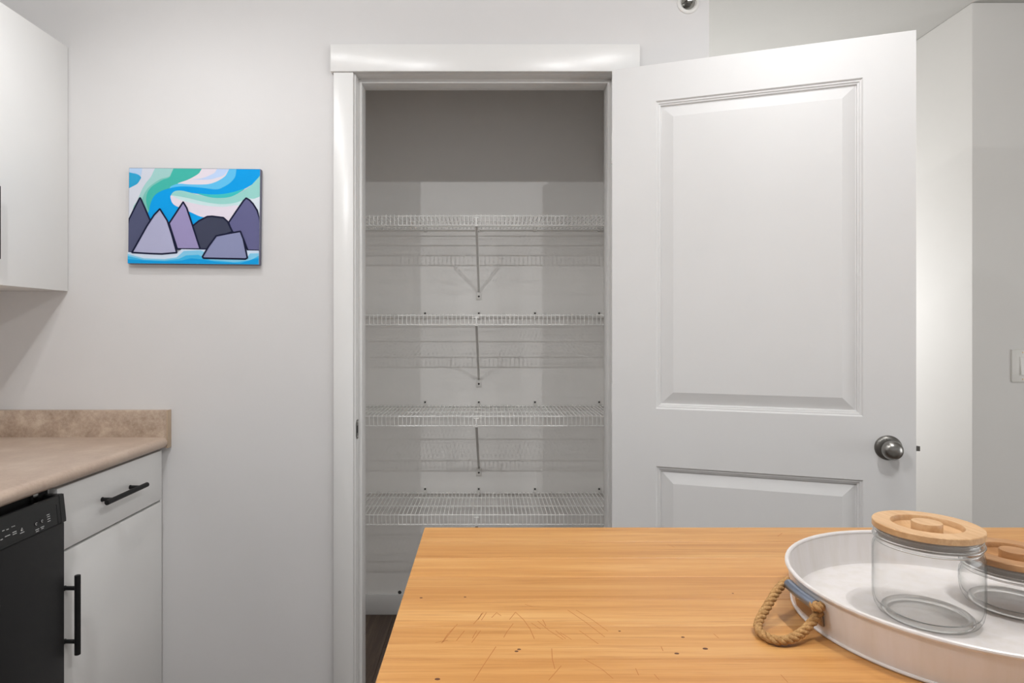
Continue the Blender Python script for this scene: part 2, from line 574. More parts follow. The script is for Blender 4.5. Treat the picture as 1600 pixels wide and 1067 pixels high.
# ------------------------------------------------------------------ wire shelves
SD = (0.0, -0.079, -0.205, -0.324)          # rails, from the wall forward
XL, XR = -0.572, 0.505
RW, RC = 0.0027, 0.0016
LIP = 0.040
def make_shelf(z):
    t = thing('wire_shelf', '', 'shelf', (0, 2.741, z), 0, 'white wire shelves in the pantry')
    for k, y in enumerate(SD):
        obj('rail', tube([(XL, y, -RW - RC), (XR, y, -RW - RC)], RW, 8), M['wire'], t, local=True)
    obj('rail', tube([(XL, SD[3] - 0.003, -LIP), (XR, SD[3] - 0.003, -LIP)], RW, 8), M['wire'], t, local=True)
    b = bmesh.new()
    n = 68
    for i in range(n):
        x = XL + 0.006 + i * (XR - XL - 0.012) / (n - 1)
        bm_tube(b, [(x, 0.003, 0), (x, SD[3] - 0.0015, 0), (x, SD[3] - 0.0058, -0.0035), (x, SD[3] - 0.0068, -LIP - 0.001)], RC, 5)
    o = obj('cross_wires', b, M['wire'], t, local=True)
    o['kind'] = 'stuff'
    for x in (-0.274, -0.039, 0.207, 0.488):
        c = bmesh.new()
        bm_box(c, x - 0.0065, x + 0.0065, -0.006, 0.0105, -0.011, 0.004, bev=0.002)
        bm_box(c, x - 0.006, x + 0.006, 0.004, 0.0108, 0.002, 0.021, bev=0.002)
        co = obj('clip', c, M['clip'], t, local=True)
        obj('screw', lathe([(0, 0.0022), (0.003, 0.0018), (0.0042, 0)], (x, 0.0042, 0.013), 12, axis=AXF), M['dark_hole'], co, local=True)
    # diagonal brace: wall plate, channel, front hook
    zp = -0.296
    b = bmesh.new()
    A = Vector((-0.0385, 0.0085, zp + 0.019))
    B = Vector((-0.0435, SD[3] + 0.004, -LIP + 0.002))
    d = (B - A).normalized()
    sx = Vector((1, 0, 0))
    nz = sx.cross(d).normalized()
    W = 0.0052
    ring = []
    for P in (A, B):
        ring.append([b.verts.new(P + sx * s * W + nz * q) for s, q in ((-1, -0.004), (1, -0.004), (1, 0.004), (0.6, 0.004), (0.6, -0.0015), (-0.6, -0.0015), (-0.6, 0.004), (-1, 0.004))])
    for k in range(8):
        b.faces.new((ring[0][k], ring[1][k], ring[1][(k + 1) % 8], ring[0][(k + 1) % 8]))
    b.faces.new(ring[0]); b.faces.new(ring[1][::-1])
    bm_box(b, -0.049, -0.038, SD[3] - 0.0095, SD[3] + 0.006, -LIP - 0.005, -LIP + 0.004, bev=0.0015)
    bm_box(b, -0.046, -0.041, SD[3] - 0.011, SD[3] - 0.0075, -LIP, -0.010, bev=0.001)
    bm_box(b, -0.053, -0.034, SD[3] - 0.0105, SD[3] - 0.0045, -0.014, -0.009, bev=0.001)
    br = obj('support_brace', b, M['wire'], t, local=True)
    pb_ = box(-0.0515, -0.0265, 0.0065, 0.0108, zp - 0.015, zp + 0.020, bev=0.0015)
    pl = obj('wall_plate', pb_, M['clip'], br, local=True)
    obj('brace_screw', lathe([(0, 0.0022), (0.003, 0.0018), (0.0045, 0)], (-0.039, 0.0066, zp), 12, axis=AXF), M['dark_hole'], br, local=True)
    return t
shelf_labels = ['white wire pantry shelf at the very top, seen from below',
                'white wire pantry shelf second from top, at eye level',
                'white wire pantry shelf third from top, just above the lowest visible one',
                'lowest visible white wire pantry shelf, its deck seen from above behind the tabletop']
s0 = make_shelf(1.6876)
for k, z in enumerate((1.6876, 1.305, 0.916, 0.536)):
    s = s0 if k == 0 else copy_tree(s0)
    s.location = (0, 2.741, z)
    s['label'] = shelf_labels[k]
# a plugged screw hole low on the pantry wall
o = obj('wall_screw', lathe([(0, 0.003), (0.005, 0.0025), (0.008, 0)], (-0.386, YC, 0.094), 14, axis=AXF), M['dark_hole'])
tag(o, 'small dark screw head in the wall just above the pantry baseboard', 'screw')

# ------------------------------------------------------------------ kitchen run on the left
# worktop
ct = thing('countertop', 'beige stone-patterned laminate countertop with rounded front edge and splashback', 'countertop', (-1.33, 1.2, 0.877))
nose = []
for k in range(9):
    a = -PI / 2 + PI * k / 8
    nose.append((-1.0155 + 0.0165 * math.cos(a), 0.8935 + 0.0165 * math.sin(a)))
obj('worktop', prism([(-1.66, 0.877)] + nose + [(-1.66, 0.910)], 0.28, 1.958), M['laminate'], ct)
obj('splashback', box(-1.66, -1.0025, 1.958, 1.98, 0.877, 0.994, bev=0.0012), M['laminate_dark'], ct)
obj('end_strip', box(-1.0025, -0.9985, 1.957, 1.98, 0.876, 0.9945, bev=0.0008), M['edge'], ct)
obj('splashback', box(-1.66, -1.64, 0.28, 1.958, 0.908, 0.994, bev=0.0012), M['laminate_dark'], ct)

def bar_pull(parent, p0, p1, back, name='bar_pull'):
    """round black bar between p0 and p1, two posts reaching to x = back"""
    p0, p1 = Vector(p0), Vector(p1)
    b = bmesh.new()
    d = (p1 - p0).normalized()
    bm_tube(b, [p0, p0 + d * 0.0008, p1 - d * 0.0008, p1], [0.0056, 0.0068, 0.0068, 0.0056], 16)
    for f in (0.165, 0.835):
        q = p0.lerp(p1, f)
        bm_tube(b, [(back, q.y, q.z), (back + 0.002, q.y, q.z), (back + 0.0021, q.y, q.z), (q.x, q.y, q.z)], [0.0062, 0.0062, 0.0050, 0.0050], 14)
    return obj(name, b, M['black'], parent)

FX = -1.022
cab = thing('base_cabinet', 'white base cabinet with one drawer above a door, at the wall end of counter', 'cabinet', (-1.3, 1.73, 0))
b = bmesh.new()
bm_box(b, -1.64, FX - 0.020, 1.487, 1.976, 0.10, 0.872)
bm_box(b, -1.60, FX - 0.075, 1.487, 1.976, 0.0, 0.10)
obj('carcass', b, M['cabinet'], cab)
obj('filler_strip', box(FX - 0.02, FX - 0.006, 1.968, 1.979, 0.10, 0.868, bev=0.0008), M['cabinet'], cab)
dr = obj('drawer', box(FX - 0.019, FX, 1.489, 1.966, 0.7145, 0.868, bev=0.0014), M['cabinet'], cab)
bar_pull(dr, (FX + 0.032, 1.630, 0.796), (FX + 0.032, 1.824, 0.796), FX)
dd = obj('door', box(FX - 0.019, FX, 1.489, 1.966, 0.105, 0.7080, bev=0.0022), M['cabinet'], cab)
bar_pull(dd, (FX + 0.032, 1.514, 0.4615), (FX + 0.032, 1.514, 0.6535), FX)

# dishwasher
dw = thing('dishwasher', 'black dishwasher with a button panel, under the counter beside the white cabinet', 'dishwasher', (-1.3, 1.18, 0))
DY0, DY1 = 0.884, 1.482
obj('tub', box(-1.62, -1.03, DY0, DY1, 0.03, 0.80), M['void'], dw)
obj('door_panel', box(-1.03, -0.999, DY0, DY1, 0.10, 0.7935, bev=0.004), M['dw'], dw)
obj('toe_panel', box(-1.09, -1.07, DY0, DY1, 0.0, 0.10), M['black'], dw)
cpn = obj('control_panel', prism([(-1.0025, 0.8575), (-0.9965, 0.800), (-0.9965, 0.795), (-1.03, 0.795), (-1.03, 0.812), (-1.016, 0.818), (-1.0115, 0.8575), (-1.009, 0.859), (-1.005, 0.859)], DY0 + 0.001, DY1 - 0.001), M['dw_panel'], dw, smooth=25)
obj('end_cap', prism([(-1.0020, 0.8585), (-0.9958, 0.800), (-0.9958, 0.794), (-1.04, 0.794), (-1.04, 0.8585)], DY1 - 0.016, DY1), M['dw_panel'], cpn)
obj('latch_pocket', box(-1.05, -1.0405, DY0, DY1, 0.795, 0.8695), M['void'], dw)
obj('mounting_tab', box(-1.036, -1.030, DY1 - 0.060, DY1 - 0.045, 0.80, 0.8765), M['chrome'], dw)

def on_panel(px, py):
    """the point of the control panel that the photograph shows at (px, py)"""
    x = -0.9985
    d = x * FOC / (px - PX)
    return d, EYE - (py - PY) * d / FOC
def px_at(z):
    return -1.0025 + (0.8575 - z) / 0.0575 * 0.006
def mark(name, y, z, wy, hz, mat, th=0.0006):
    x = px_at(z)
    return obj(name, box(x - 0.001, x + th, y - wy / 2, y + wy / 2, z - hz / 2, z + hz / 2), mat, cpn)
y, z = on_panel(89.5, 803)
gb = bmesh.new()
bm_tube(gb, [(px_at(z + 0.022) - 0.0005, y, z + 0.022), (px_at(z - 0.022) - 0.0005, y, z - 0.022)], 0.0016, 8)
obj('vertical_groove', gb, M['void'], cpn)
b = bmesh.new()
for px_, py_ in ((75.4, 804), (75.8, 807), (76, 810.5), (76, 814)):
    y, z = on_panel(px_, py_)
    x = px_at(z)
    bm_box(b, x - 0.001, x + 0.0005, y - 0.0045, y + 0.0045, z - 0.0006, z + 0.0006)
for px_, py_, wd in ((57, 827, .011), (57, 830, .009), (65, 823, .011), (65, 825.5, .007), (34, 832, .012), (22.5, 831, .011), (22.5, 834, .011), (11.5, 837, .014), (12.5, 827, .006), (6, 829, .006), (2, 843, .006)):
    y, z = on_panel(px_, py_)
    x = px_at(z)
    bm_box(b, x - 0.001, x + 0.0005, y - wd / 2, y + wd / 2, z - 0.0007, z + 0.0007)
for px_, py_ in ((19.5, 823), (21.5, 822.3), (23.5, 821.6)):
    y, z = on_panel(px_, py_)
    x = px_at(z)
    bm_box(b, x - 0.001, x + 0.0005, y - 0.0007, y + 0.0007, z - 0.0008, z + 0.0008)
pl_ = obj('panel_lettering', b, M['print'], cpn)
pl_['kind'] = 'stuff'
for px_, py_, r in ((55.8, 818.5, .0052), (65, 814, .0052)):
    y, z = on_panel(px_, py_)
    bt = obj('button', lathe([(0, 0.0013), (r * 0.9, 0.0013), (r, 0)], (px_at(z), y, z), 18, axis=Matrix.Rotation(PI / 2, 3, 'Y')), M['black'], cpn)
    sb = bmesh.new()
    bm_tube(sb, [(px_at(z) + 0.0014, y + r * 0.5 * math.cos(a), z + r * 0.5 * math.sin(a)) for a in [0.4 + 0.45 * i for i in range(12)]], 0.0005, 5)
    obj('symbol', sb, M['print'], bt)
for px_, py_ in ((34, 827.5), (22.3, 832.5), (11, 837.8)):
    y, z = on_panel(px_, py_)
    x = px_at(z)
    if px_ == 34:
        obj('symbol', tube([(x + 0.0004, y - 0.003, z - 0.002), (x + 0.0004, y + 0.003, z - 0.002), (x + 0.0004, y, z + 0.004), (x + 0.0004, y - 0.003, z - 0.002)], 0.0005, 5), M['print'], cpn)

# upper cabinet
UX = -1.323
uc = thing('wall_cabinet', 'white upper cabinet on the wall above the counter', 'cabinet', (-1.49, 1.80, 1.367))
obj('carcass', box(-1.66, UX - 0.020, 1.605, 1.979, 1.368, 2.136, bev=0.0008), M['cabinet'], uc)
ud = obj('door', box(UX - 0.0195, UX, 1.605, 1.977, 1.367, 2.136, bev=0.0014), M['cabinet'], uc)
bar_pull(ud, (UX + 0.032, 1.652, 1.432), (UX + 0.032, 1.652, 1.625), UX)

# ------------------------------------------------------------------ the canvas on the wall
def canvas():
    cx, cz = -0.9185, 1.6005
    WD, HT, TK = 0.4125, 0.301, 0.017
    t = thing('canvas_painting', 'small canvas of purple mountains under a swirling blue and teal sky', 'painting', (cx, YW, cz - HT / 2))
    rot = Matrix.Translation((cx, YW, cz)) @ Matrix.Rotation(math.radians(0.55), 4, 'Y')
    b = box(-WD / 2, WD / 2, -TK, -0.001, -HT / 2, HT / 2, bev=0.002)
    b.transform(rot)
    obj('canvas', b, plain('canvas_edge', rgb(104, 104, 122), 0.7), t)
    G = 0.98
    pal = {}
    mats = []
    def mi(c):
        if c not in pal:
            pal[c] = len(mats)
            mats.append(plain('paint_%d_%d_%d' % c, rgb(*c, gain=G), 0.6, spec=0.15))
        return pal[c]
    bm = bmesh.new()
    lay = [0]
    def uv(p):
        u = min(max((p[0] - 114) / 1090.0, 0.0), 1.0)
        v = min(max((p[1] - 117) / 806.0, 0.0), 1.0)
        return (u - 0.5) * (WD - 0.003), (0.5 - v) * (HT - 0.003)
    def poly(c, pts, sm=0):
        lay[0] += 1
        y = -TK - 0.00006 * lay[0]
        if sm:
            q = []
            n = len(pts)
            for i in range(n):
                a, b_, c_, d = [Vector((*pts[(i + k) % n], 0)) for k in (-1, 0, 1, 2)]
                sharp = max(abs(v) for v in (b_.x - 114, c_.x - 114)) > 1100 or min(b_.y, c_.y) < 105 or min(b_.x, c_.x) < 105
                for k in range(5):
                    t = k / 5
                    p = b_.lerp(c_, t) if sharp else 0.5 * ((2 * b_) + (c_ - a) * t + (2 * a - 5 * b_ + 4 * c_ - d) * t * t + (3 * b_ - a - 3 * c_ + d) * t ** 3)
                    q.append((p.x, p.y))
            pts = q
        vs = []
        for p in pts:
            x, z = uv(p)
            if vs and abs(vs[-1].co.x - x) + abs(vs[-1].co.z - z) < 1e-6:
                continue
            vs.append(bm.verts.new((x, y, z)))
        if abs(vs[0].co.x - vs[-1].co.x) + abs(vs[0].co.z - vs[-1].co.z) < 1e-6:
            bm.verts.remove(vs.pop())
        f = bm.faces.new(vs)
        f.normal_update()
        if f.normal.y > 0:
            f.normal_flip()
        f.material_index = mi(c)
        bmesh.ops.triangulate(bm, faces=[f])
    def stroke(pts, wd, c=(20, 24, 52), closed=True):
        n = len(pts)
        for i in range(n if closed else n - 1):
            a, d = pts[i], pts[(i + 1) % n]
            dx, dy = d[0] - a[0], d[1] - a[1]
            L = math.hypot(dx, dy) or 1
            h = wd / 2
            ux, uy = dx / L * h * 0.55, dy / L * h * 0.55
            nx, ny = -dy / L * h, dx / L * h
            poly(c, [(a[0] - ux + nx * .7, a[1] - uy + ny * .7), (a[0] - ux - nx * .7, a[1] - uy - ny * .7), (a[0] - nx, a[1] - ny), (d[0] - nx, d[1] - ny), (d[0] + ux - nx * .7, d[1] + uy - ny * .7), (d[0] + ux + nx * .7, d[1] + uy + ny * .7), (d[0] + nx, d[1] + ny), (a[0] + nx, a[1] + ny)])
    poly((207, 211, 222), [(100, 100), (1220, 100), (1220, 940), (100, 940)])
    poly((178, 203, 232), [(100, 100), (225, 100), (215, 178), (160, 168), (100, 150)], 1)
    poly((45, 160, 205), [(100, 150), (175, 165), (212, 190), (205, 215), (175, 255), (100, 295)], 1)
    poly((158, 203, 200), [(335, 100), (300, 180), (255, 240), (225, 290), (200, 350), (180, 400), (150, 450), (160, 560), (320, 560), (290, 470), (300, 330), (400, 230), (470, 190), (500, 100)], 1)
    poly((120, 190, 180), [(240, 420), (225, 380), (260, 300), (310, 250), (380, 205), (455, 180), (490, 100), (560, 100), (480, 230), (330, 330), (290, 420), (292, 550)], 1)
    poly((64, 178, 165), [(490, 100), (455, 185), (400, 210), (350, 240), (300, 275), (265, 330), (258, 400), (275, 470), (292, 560), (300, 480), (340, 360), (420, 300), (520, 255), (600, 225), (680, 175), (718, 118), (730, 100)], 1)
    poly((224, 216, 226), [(728, 100), (965, 100), (920, 170), (860, 215), (790, 243), (720, 250), (620, 250), (520, 245), (600, 212), (660, 180), (700, 150)], 1)
    poly((186, 208, 240), [(855, 100), (960, 100), (910, 165), (850, 190), (780, 207), (640, 208), (720, 198), (790, 170), (830, 145)], 1)
    poly((95, 190, 235), [(955, 100), (1020, 100), (1010, 170), (970, 235), (900, 280), (840, 300), (720, 285), (600, 275), (500, 285), (455, 275), (520, 246), (620, 250), (720, 250), (790, 243), (860, 215), (920, 170)], 1)
    poly((0, 156, 228), [(1010, 100), (1225, 100), (1225, 160), (1180, 205), (1140, 245), (1060, 290), (980, 315), (900, 330), (800, 335), (700, 330), (620, 320), (540, 310), (490, 330), (500, 420), (600, 470), (740, 520), (735, 650), (290, 570), (285, 470), (300, 400), (330, 345), (380, 310), (440, 288), (520, 270), (600, 268), (720, 277), (840, 290), (900, 270), (960, 230), (1000, 175)], 1)
    poly((150, 208, 202), [(490, 312), (545, 303), (620, 318), (720, 345), (830, 358), (930, 352), (1030, 320), (1080, 290), (1140, 245), (1225, 150), (1225, 360), (1150, 370), (1090, 375), (1000, 405), (900, 415), (800, 408), (700, 390), (600, 368), (520, 360), (465, 350)], 1)
    poly((62, 190, 192), [(690, 326), (800, 333), (900, 328), (980, 312), (1075, 285), (1000, 335), (930, 358), (830, 362), (740, 346)], 1)
    poly((196, 224, 226), [(466, 345), (600, 365), (700, 388), (800, 407), (900, 415), (1000, 402), (1070, 380), (1025, 440), (900, 440), (750, 434), (600, 404), (510, 378)], 1)
    poly((224, 216, 228), [(464, 345), (520, 372), (600, 398), (750, 428), (900, 437), (1030, 430), (950, 570), (900, 540), (735, 527), (640, 490), (560, 455), (500, 430), (470, 395)], 1)
    poly((216, 226, 234), [(1225, 340), (1225, 520), (1170, 440), (1100, 370), (1160, 366)], 1)
    WDT = 14
    m1 = [(95, 590), (118, 548), (170, 440), (200, 380), (208, 368), (216, 380), (250, 455), (295, 560), (230, 690), (150, 832), (95, 832)]
    m5 = [(948, 570), (1010, 475), (1070, 385), (1092, 362), (1120, 378), (1150, 410), (1185, 465), (1203, 520), (1230, 560), (1230, 806), (1110, 803), (1070, 700), (975, 645)]
    m4 = [(648, 604), (700, 560), (770, 522), (810, 519), (905, 530), (940, 562), (982, 648), (845, 700), (770, 797), (715, 797)]
    m3 = [(455, 582), (520, 480), (570, 401), (600, 450), (640, 570), (680, 690), (716, 798), (525, 798), (480, 660)]
    m2 = [(378, 462), (440, 560), (480, 680), (522, 830), (400, 842), (300, 840), (150, 832), (200, 740), (270, 610), (330, 515)]
    m6 = [(850, 685), (960, 662), (1050, 645), (1075, 710), (1110, 868), (1095, 878), (745, 874), (737, 862), (790, 770)]
    for pts, c in ((m1, (80, 84, 112)), (m5, (98, 98, 138)), (m4, (62, 66, 86)), (m3, (152, 143, 186))):
        poly(c, pts)
        stroke(pts, WDT)
    poly((206, 220, 238), [(100, 828), (300, 846), (525, 835), (560, 800), (1220, 806), (1220, 940), (100, 940)])
    poly((130, 200, 232), [(100, 845), (250, 880), (420, 885), (520, 870), (580, 815), (720, 808), (800, 845), (1100, 880), (1130, 830), (1220, 828), (1220, 940), (100, 940)])
    poly((60, 178, 228), [(100, 862), (250, 892), (420, 897), (540, 882), (600, 852), (700, 846), (800, 890), (1000, 905), (1130, 890), (1220, 850), (1220, 940), (100, 940)])
    poly((14, 156, 222), [(100, 888), (250, 898), (420, 905), (560, 896), (640, 876), (730, 884), (850, 905), (1050, 915), (1150, 880), (1220, 870), (1220, 940), (100, 940)])
    poly((172, 173, 202), m2)
    stroke(m2, WDT)
    poly((138, 143, 178), m6)
    stroke(m6, WDT)
    bm.transform(rot)
    o = obj('painted_picture', bm, mats, t, smooth=0)
canvas()

# ------------------------------------------------------------------ sidewall sprinkler and light switch
sk = thing('fire_sprinkler', 'round sidewall fire sprinkler with white ring high on the wall', 'sprinkler', (0.632, YW, 2.272))
SC = (0.632, YW, 2.277)
ring = [(0.0205, 0.0), (0.0345, 0.0), (0.0345, 0.003), (0.031, 0.006), (0.027, 0.0065), (0.0235, 0.004), (0.0215, 0.002)]
obj('ring', lathe(ring, SC, 40, axis=AXF), M['clip'], sk)
obj('cup', lathe([(0, 0.001), (0.021, 0.001), (0.0235, 0.004)], SC, 32, axis=AXF), M['chrome'], sk)
obj('nozzle', lathe([(0, 0.020), (0.006, 0.020), (0.008, 0.016), (0.0085, 0.010), (0.012, 0.009), (0.012, 0.001)], SC, 20, axis=AXF), M['dark_steel'], sk)
b = bmesh.new()
for s in (-1, 1):
    bm_tube(b, [(SC[0] + s * 0.010, YW - 0.008, SC[2]), (SC[0] + s * 0.012, YW - 0.020, SC[2]), (SC[0] + s * 0.004, YW - 0.034, SC[2])], 0.0022, 8)
bm_box(b, SC[0] - 0.013, SC[0] + 0.013, YW - 0.036, YW - 0.0335, SC[2] - 0.012, SC[2] + 0.008, bev=0.001)
bm_box(b, SC[0] - 0.013, SC[0] + 0.013, YW - 0.036, YW - 0.020, SC[2] + 0.007, SC[2] + 0.009, bev=0.0008)
obj('deflector', b, M['chrome'], sk)

SY = 2.286
sw = thing('light_switch', 'white rocker light switch on the warm grey hall wall', 'switch', (1.953, SY, 1.055))
obj('plate', box(1.906, 2.000, SY - 0.006, SY, 1.055, 1.174, bev=0.0022), M['switch'], sw)
obj('rocker_frame', box(1.933, 1.973, SY - 0.0072, SY - 0.005, 1.080, 1.148, bev=0.0008), M['switch'], sw)
rk = bmesh.new()
bm_prism(rk, [(0, 1.0825), (0, 1.1455), (-0.0075, 1.1455), (-0.0095, 1.114), (-0.0125, 1.0825)], 1.9355, 1.9705)
bmesh.ops.transform(rk, matrix=Matrix(((0, 1, 0, 0), (1, 0, 0, SY), (0, 0, 1, 0), (0, 0, 0, 1))), verts=rk.verts)
obj('rocker', rk, M['switch'], sw)
for z in (1.066, 1.163):
    obj('screw', lathe([(0, 0.001), (0.0026, 0.0008), (0.0032, 0)], (1.945, SY - 0.006, z), 12, axis=AXF), M['plate'], sw)

# ------------------------------------------------------------------ island with an oak top
TZ = 0.915
TX0, TX1, TY1 = -0.1052, 1.30, 1.0485
isl = thing('kitchen_island', 'island with a worn oak staved top, standing in front of the pantry', 'island', (0.6, 0.7, 0))
top = obj('oak_top', box(TX0 + 0.0005, TX1 - 0.0005, TY1 - 0.07 * 10 + 0.001, TY1 - 0.0005, TZ - 0.038, TZ - 0.004), M['oak'], isl)
for k in range(10):
    y1 = TY1 - 0.07 * k
    obj('stave', box(TX0, TX1, y1 - 0.0699, y1, TZ - 0.034, TZ, bev=0.0006, seg=1), M['oak'], top)
b = bmesh.new()
bm_box(b, TX0 + 0.06, TX1 - 0.06, TY1 - 0.64, TY1 - 0.06, 0.10, TZ - 0.038)
bm_box(b, TX0 + 0.10, TX1 - 0.10, TY1 - 0.60, TY1 - 0.10, 0.0, 0.10)
obj('cabinet_body', b, M['cabinet'], isl)

def tab(px, py, z=TZ):
    d = (EYE - z) * FOC / (py - PY)
    return Vector(((px - PX) * d / FOC, d, z))
M['knot'] = plain('knot', rgb(84, 44, 26), 0.6)
M['scratch'] = plain('scratch', rgb(168, 108, 52), 0.6)
for px_, py_, r in ((658, 934, .0022), (726.6, 932.8, .0019), (807, 1017.5, .0023), (811, 1014.5, .0023), (683.5, 1061, .0030), (1145, 927, .0015), (1067, 995.5, .0022), (1057.4, 1021, .0028), (1102, 1013.5, .0032), (968, 986, .0016)):
    c = tab(px_, py_)
    obj('knot', lathe([(0, 0.00025), (r * 0.55, 0.0002), (r * 0.7, -0.0005)], c, 12, sx=1.5), M['knot'], top)
scr = [[(745, 985), (738, 997)], [(753, 958), (747, 968)], [(755, 957), (740, 975)], [(760, 957), (752, 969)], [(768, 965), (776, 957), (783, 962)], [(796, 968), (805, 957)], [(805, 956), (818, 968), (828, 982), (835, 998)],
       [(840, 970), (858, 985), (880, 999)], [(848, 968), (853, 978)], [(887, 953), (915, 972), (945, 995)], [(900, 953), (925, 968), (950, 986)], [(868, 985), (884, 998)], [(905, 985), (935, 1006)], [(715, 975), (700, 990), (690, 1005)],
       [(710, 980), (692, 1003)], [(802, 974), (792, 987), (787, 996)], [(751, 985), (737, 1004)], [(726, 985), (713, 1001)], [(775, 1010), (755, 1040), (740, 1064)], [(862, 1013), (863, 1030), (867, 1045)], [(877, 1040), (857, 1063)],
       [(912, 1029), (940, 1045), (958, 1060)], [(875, 988), (893, 999)], [(820, 944), (832, 948)], [(1022, 1053), (1030, 1062)], [(993, 1044), (998, 1055)], [(1033, 1010), (1036, 1017)], [(1115, 990), (1123, 997)], [(1220, 1054), (1231, 1066)], [(1215, 838), (1222, 833)], [(1043, 850), (1054, 855)], [(700, 1000), (680, 1004)], [(830, 973), (845, 983)]]
b = bmesh.new()
for ln in scr:
    P = [tab(x, y, TZ + 0.00012) for x, y in ln]
    for p, q in zip(P, P[1:]):
        d = (q - p)
        n_ = Vector((-d.y, d.x, 0)).normalized() * 0.00042
        b.faces.new([b.verts.new(v) for v in (p - n_, q - n_, q + n_, p + n_)])
o = obj('scratches', b, M['scratch'], top, smooth=0)
o['kind'] = 'stuff'

# ------------------------------------------------------------------ enamel tray with a rope handle
TC = Vector((0.5355, 0.7065, 0))
TA, TB, TT = 0.1838, 0.1785, 0.19
def ell(phi, off, z):
    x, y = (TA + off) * math.cos(phi), (TB + off) * math.sin(phi)
    c, s = math.cos(TT), math.sin(TT)
    return TC + Vector((x * c - y * s, x * s + y * c, z))
def ell_lathe(rows, n=96):
    bm = bmesh.new()
    R = []
    for off, z in rows:
        if off is None:
            R.append([bm.verts.new(TC + Vector((0, 0, z)))])
        else:
            R.append([bm.verts.new(ell(2 * PI * k / n, off, z)) for k in range(n)])
    for A, B in zip(R, R[1:]):
        for k in range(n):
            j = (k + 1) % n
            if len(A) == 1: bm.faces.new((A[0], B[k], B[j]))
            elif len(B) == 1: bm.faces.new((A[k], B[0], A[j]))
            else: bm.faces.new((A[k], B[k], B[j], A[j]))
    return bm
RZ = 0.9610
tr = thing('serving_tray', 'round white enamel tray with a jute rope handle on the oak island', 'tray', (TC.x, TC.y, TZ))
obj('pan', ell_lathe([(None, TZ + 0.0020), (-0.012, TZ + 0.0020), (-0.0085, TZ + 0.001), (-0.0078, TZ + 0.004), (-0.003, RZ), (-0.0045, RZ), (-0.0098, TZ + 0.010), (-0.0125, TZ + 0.0055), (-0.017, TZ + 0.0045), (-0.05, TZ + 0.0042), (None, TZ + 0.0042)]), M['enamel'], tr, smooth=40)
obj('rim_bead', tube([ell(2 * PI * k / 96, -0.0028, RZ) for k in range(96)], 0.0026, 10, closed=True), M['enamel'], tr)
obj('foot_bead', tube([ell(2 * PI * k / 96, -0.0082, TZ + 0.0022) for k in range(96)], 0.0020, 8, closed=True), M['enamel'], tr)
# handle: steel plate and sleeve on the tray wall, rope threaded through
def nearest(px, py, off, z):
    best = None
    for k in range(2000):
        f = 2 * PI * k / 2000
        p = ell(f, off, z)
        u, v = PX + p.x / p.y * FOC, PY + (EYE - p.z) / p.y * FOC
        e = (u - px) ** 2 + (v - py) ** 2
        if best is None or e < best[0]:
            best = (e, f)
    return best[1]
SZ = RZ - 0.0105
f0, f1 = nearest(1239, 908, 0.0035, SZ), nearest(1281, 936, 0.0035, SZ)
fs = [f0 + (f1 - f0) * i / 10 for i in range(11)]
pb_ = bmesh.new()
rows = []
for zz, of in ((SZ + 0.002, 0.0002), (SZ - 0.024, -0.0050)):
    rows.append([pb_.verts.new(ell(f, of + 0.0006, zz)) for f in fs])
    rows.append([pb_.verts.new(ell(f, of - 0.0014, zz)) for f in fs])
for i in range(10):
    pb_.faces.new((rows[0][i], rows[0][i + 1], rows[2][i + 1], rows[2][i]))
    pb_.faces.new((rows[2][i], rows[2][i + 1], rows[3][i + 1], rows[3][i]))
pb_.faces.new((rows[0][0], rows[2][0], rows[3][0], rows[1][0]))
pb_.faces.new((rows[0][10], rows[2][10], rows[3][10], rows[1][10]))
hp = obj('handle_plate', pb_, M['plate'], tr)
for i in (2, 8):
    c = ell(fs[i], -0.0016, SZ - 0.011)
    nrm = (ell(fs[i], 0.01, 0) - ell(fs[i], 0, 0)).normalized()
    obj('rivet', lathe([(0, 0.0016), (0.0018, 0.001), (0.0024, 0)], c, 12, axis=nrm.to_track_quat('Z', 'Y').to_matrix()), M['chrome'], hp)
obj('sleeve', tube([ell(f, 0.0040, SZ) for f in fs], 0.0057, 16), M['zinc'], hp)

def at(px, py, z):
    return tab(px, py, z)
ctrl = [ell(fs[5], 0.0040, SZ), ell(fs[2], 0.0040, SZ), ell(fs[0], 0.0045, SZ), at(1229, 907.5, SZ - 0.0005), at(1214, 923, 0.9440), at(1201, 944, 0.9350), at(1188, 966, 0.9255), at(1184.5, 980, 0.9212), at(1192, 991, 0.9204),
        at(1211, 1000, 0.9204), at(1233, 999, 0.9214), at(1253, 988, 0.9260), at(1268, 973, 0.9330), at(1279, 958, 0.9405), at(1285.5, 946, 0.9470), ell(f1 + (f1 - f0) * 0.10, 0.0062, SZ), ell(fs[9], 0.0042, SZ), ell(fs[7], 0.0040, SZ), ell(fs[5], 0.0040, SZ)]
def spline(P, m):
    out = []
    for i in range(len(P) - 1):
        a, b_, c, d = P[max(i - 1, 0)], P[i], P[i + 1], P[min(i + 2, len(P) - 1)]
        for k in range(m):
            t = k / m
            out.append(0.5 * ((2 * b_) + (c - a) * t + (2 * a - 5 * b_ + 4 * c - d) * t * t + (3 * b_ - a - 3 * c + d) * t ** 3))
    out.append(P[-1])
    return out
path = spline(ctrl, 12)
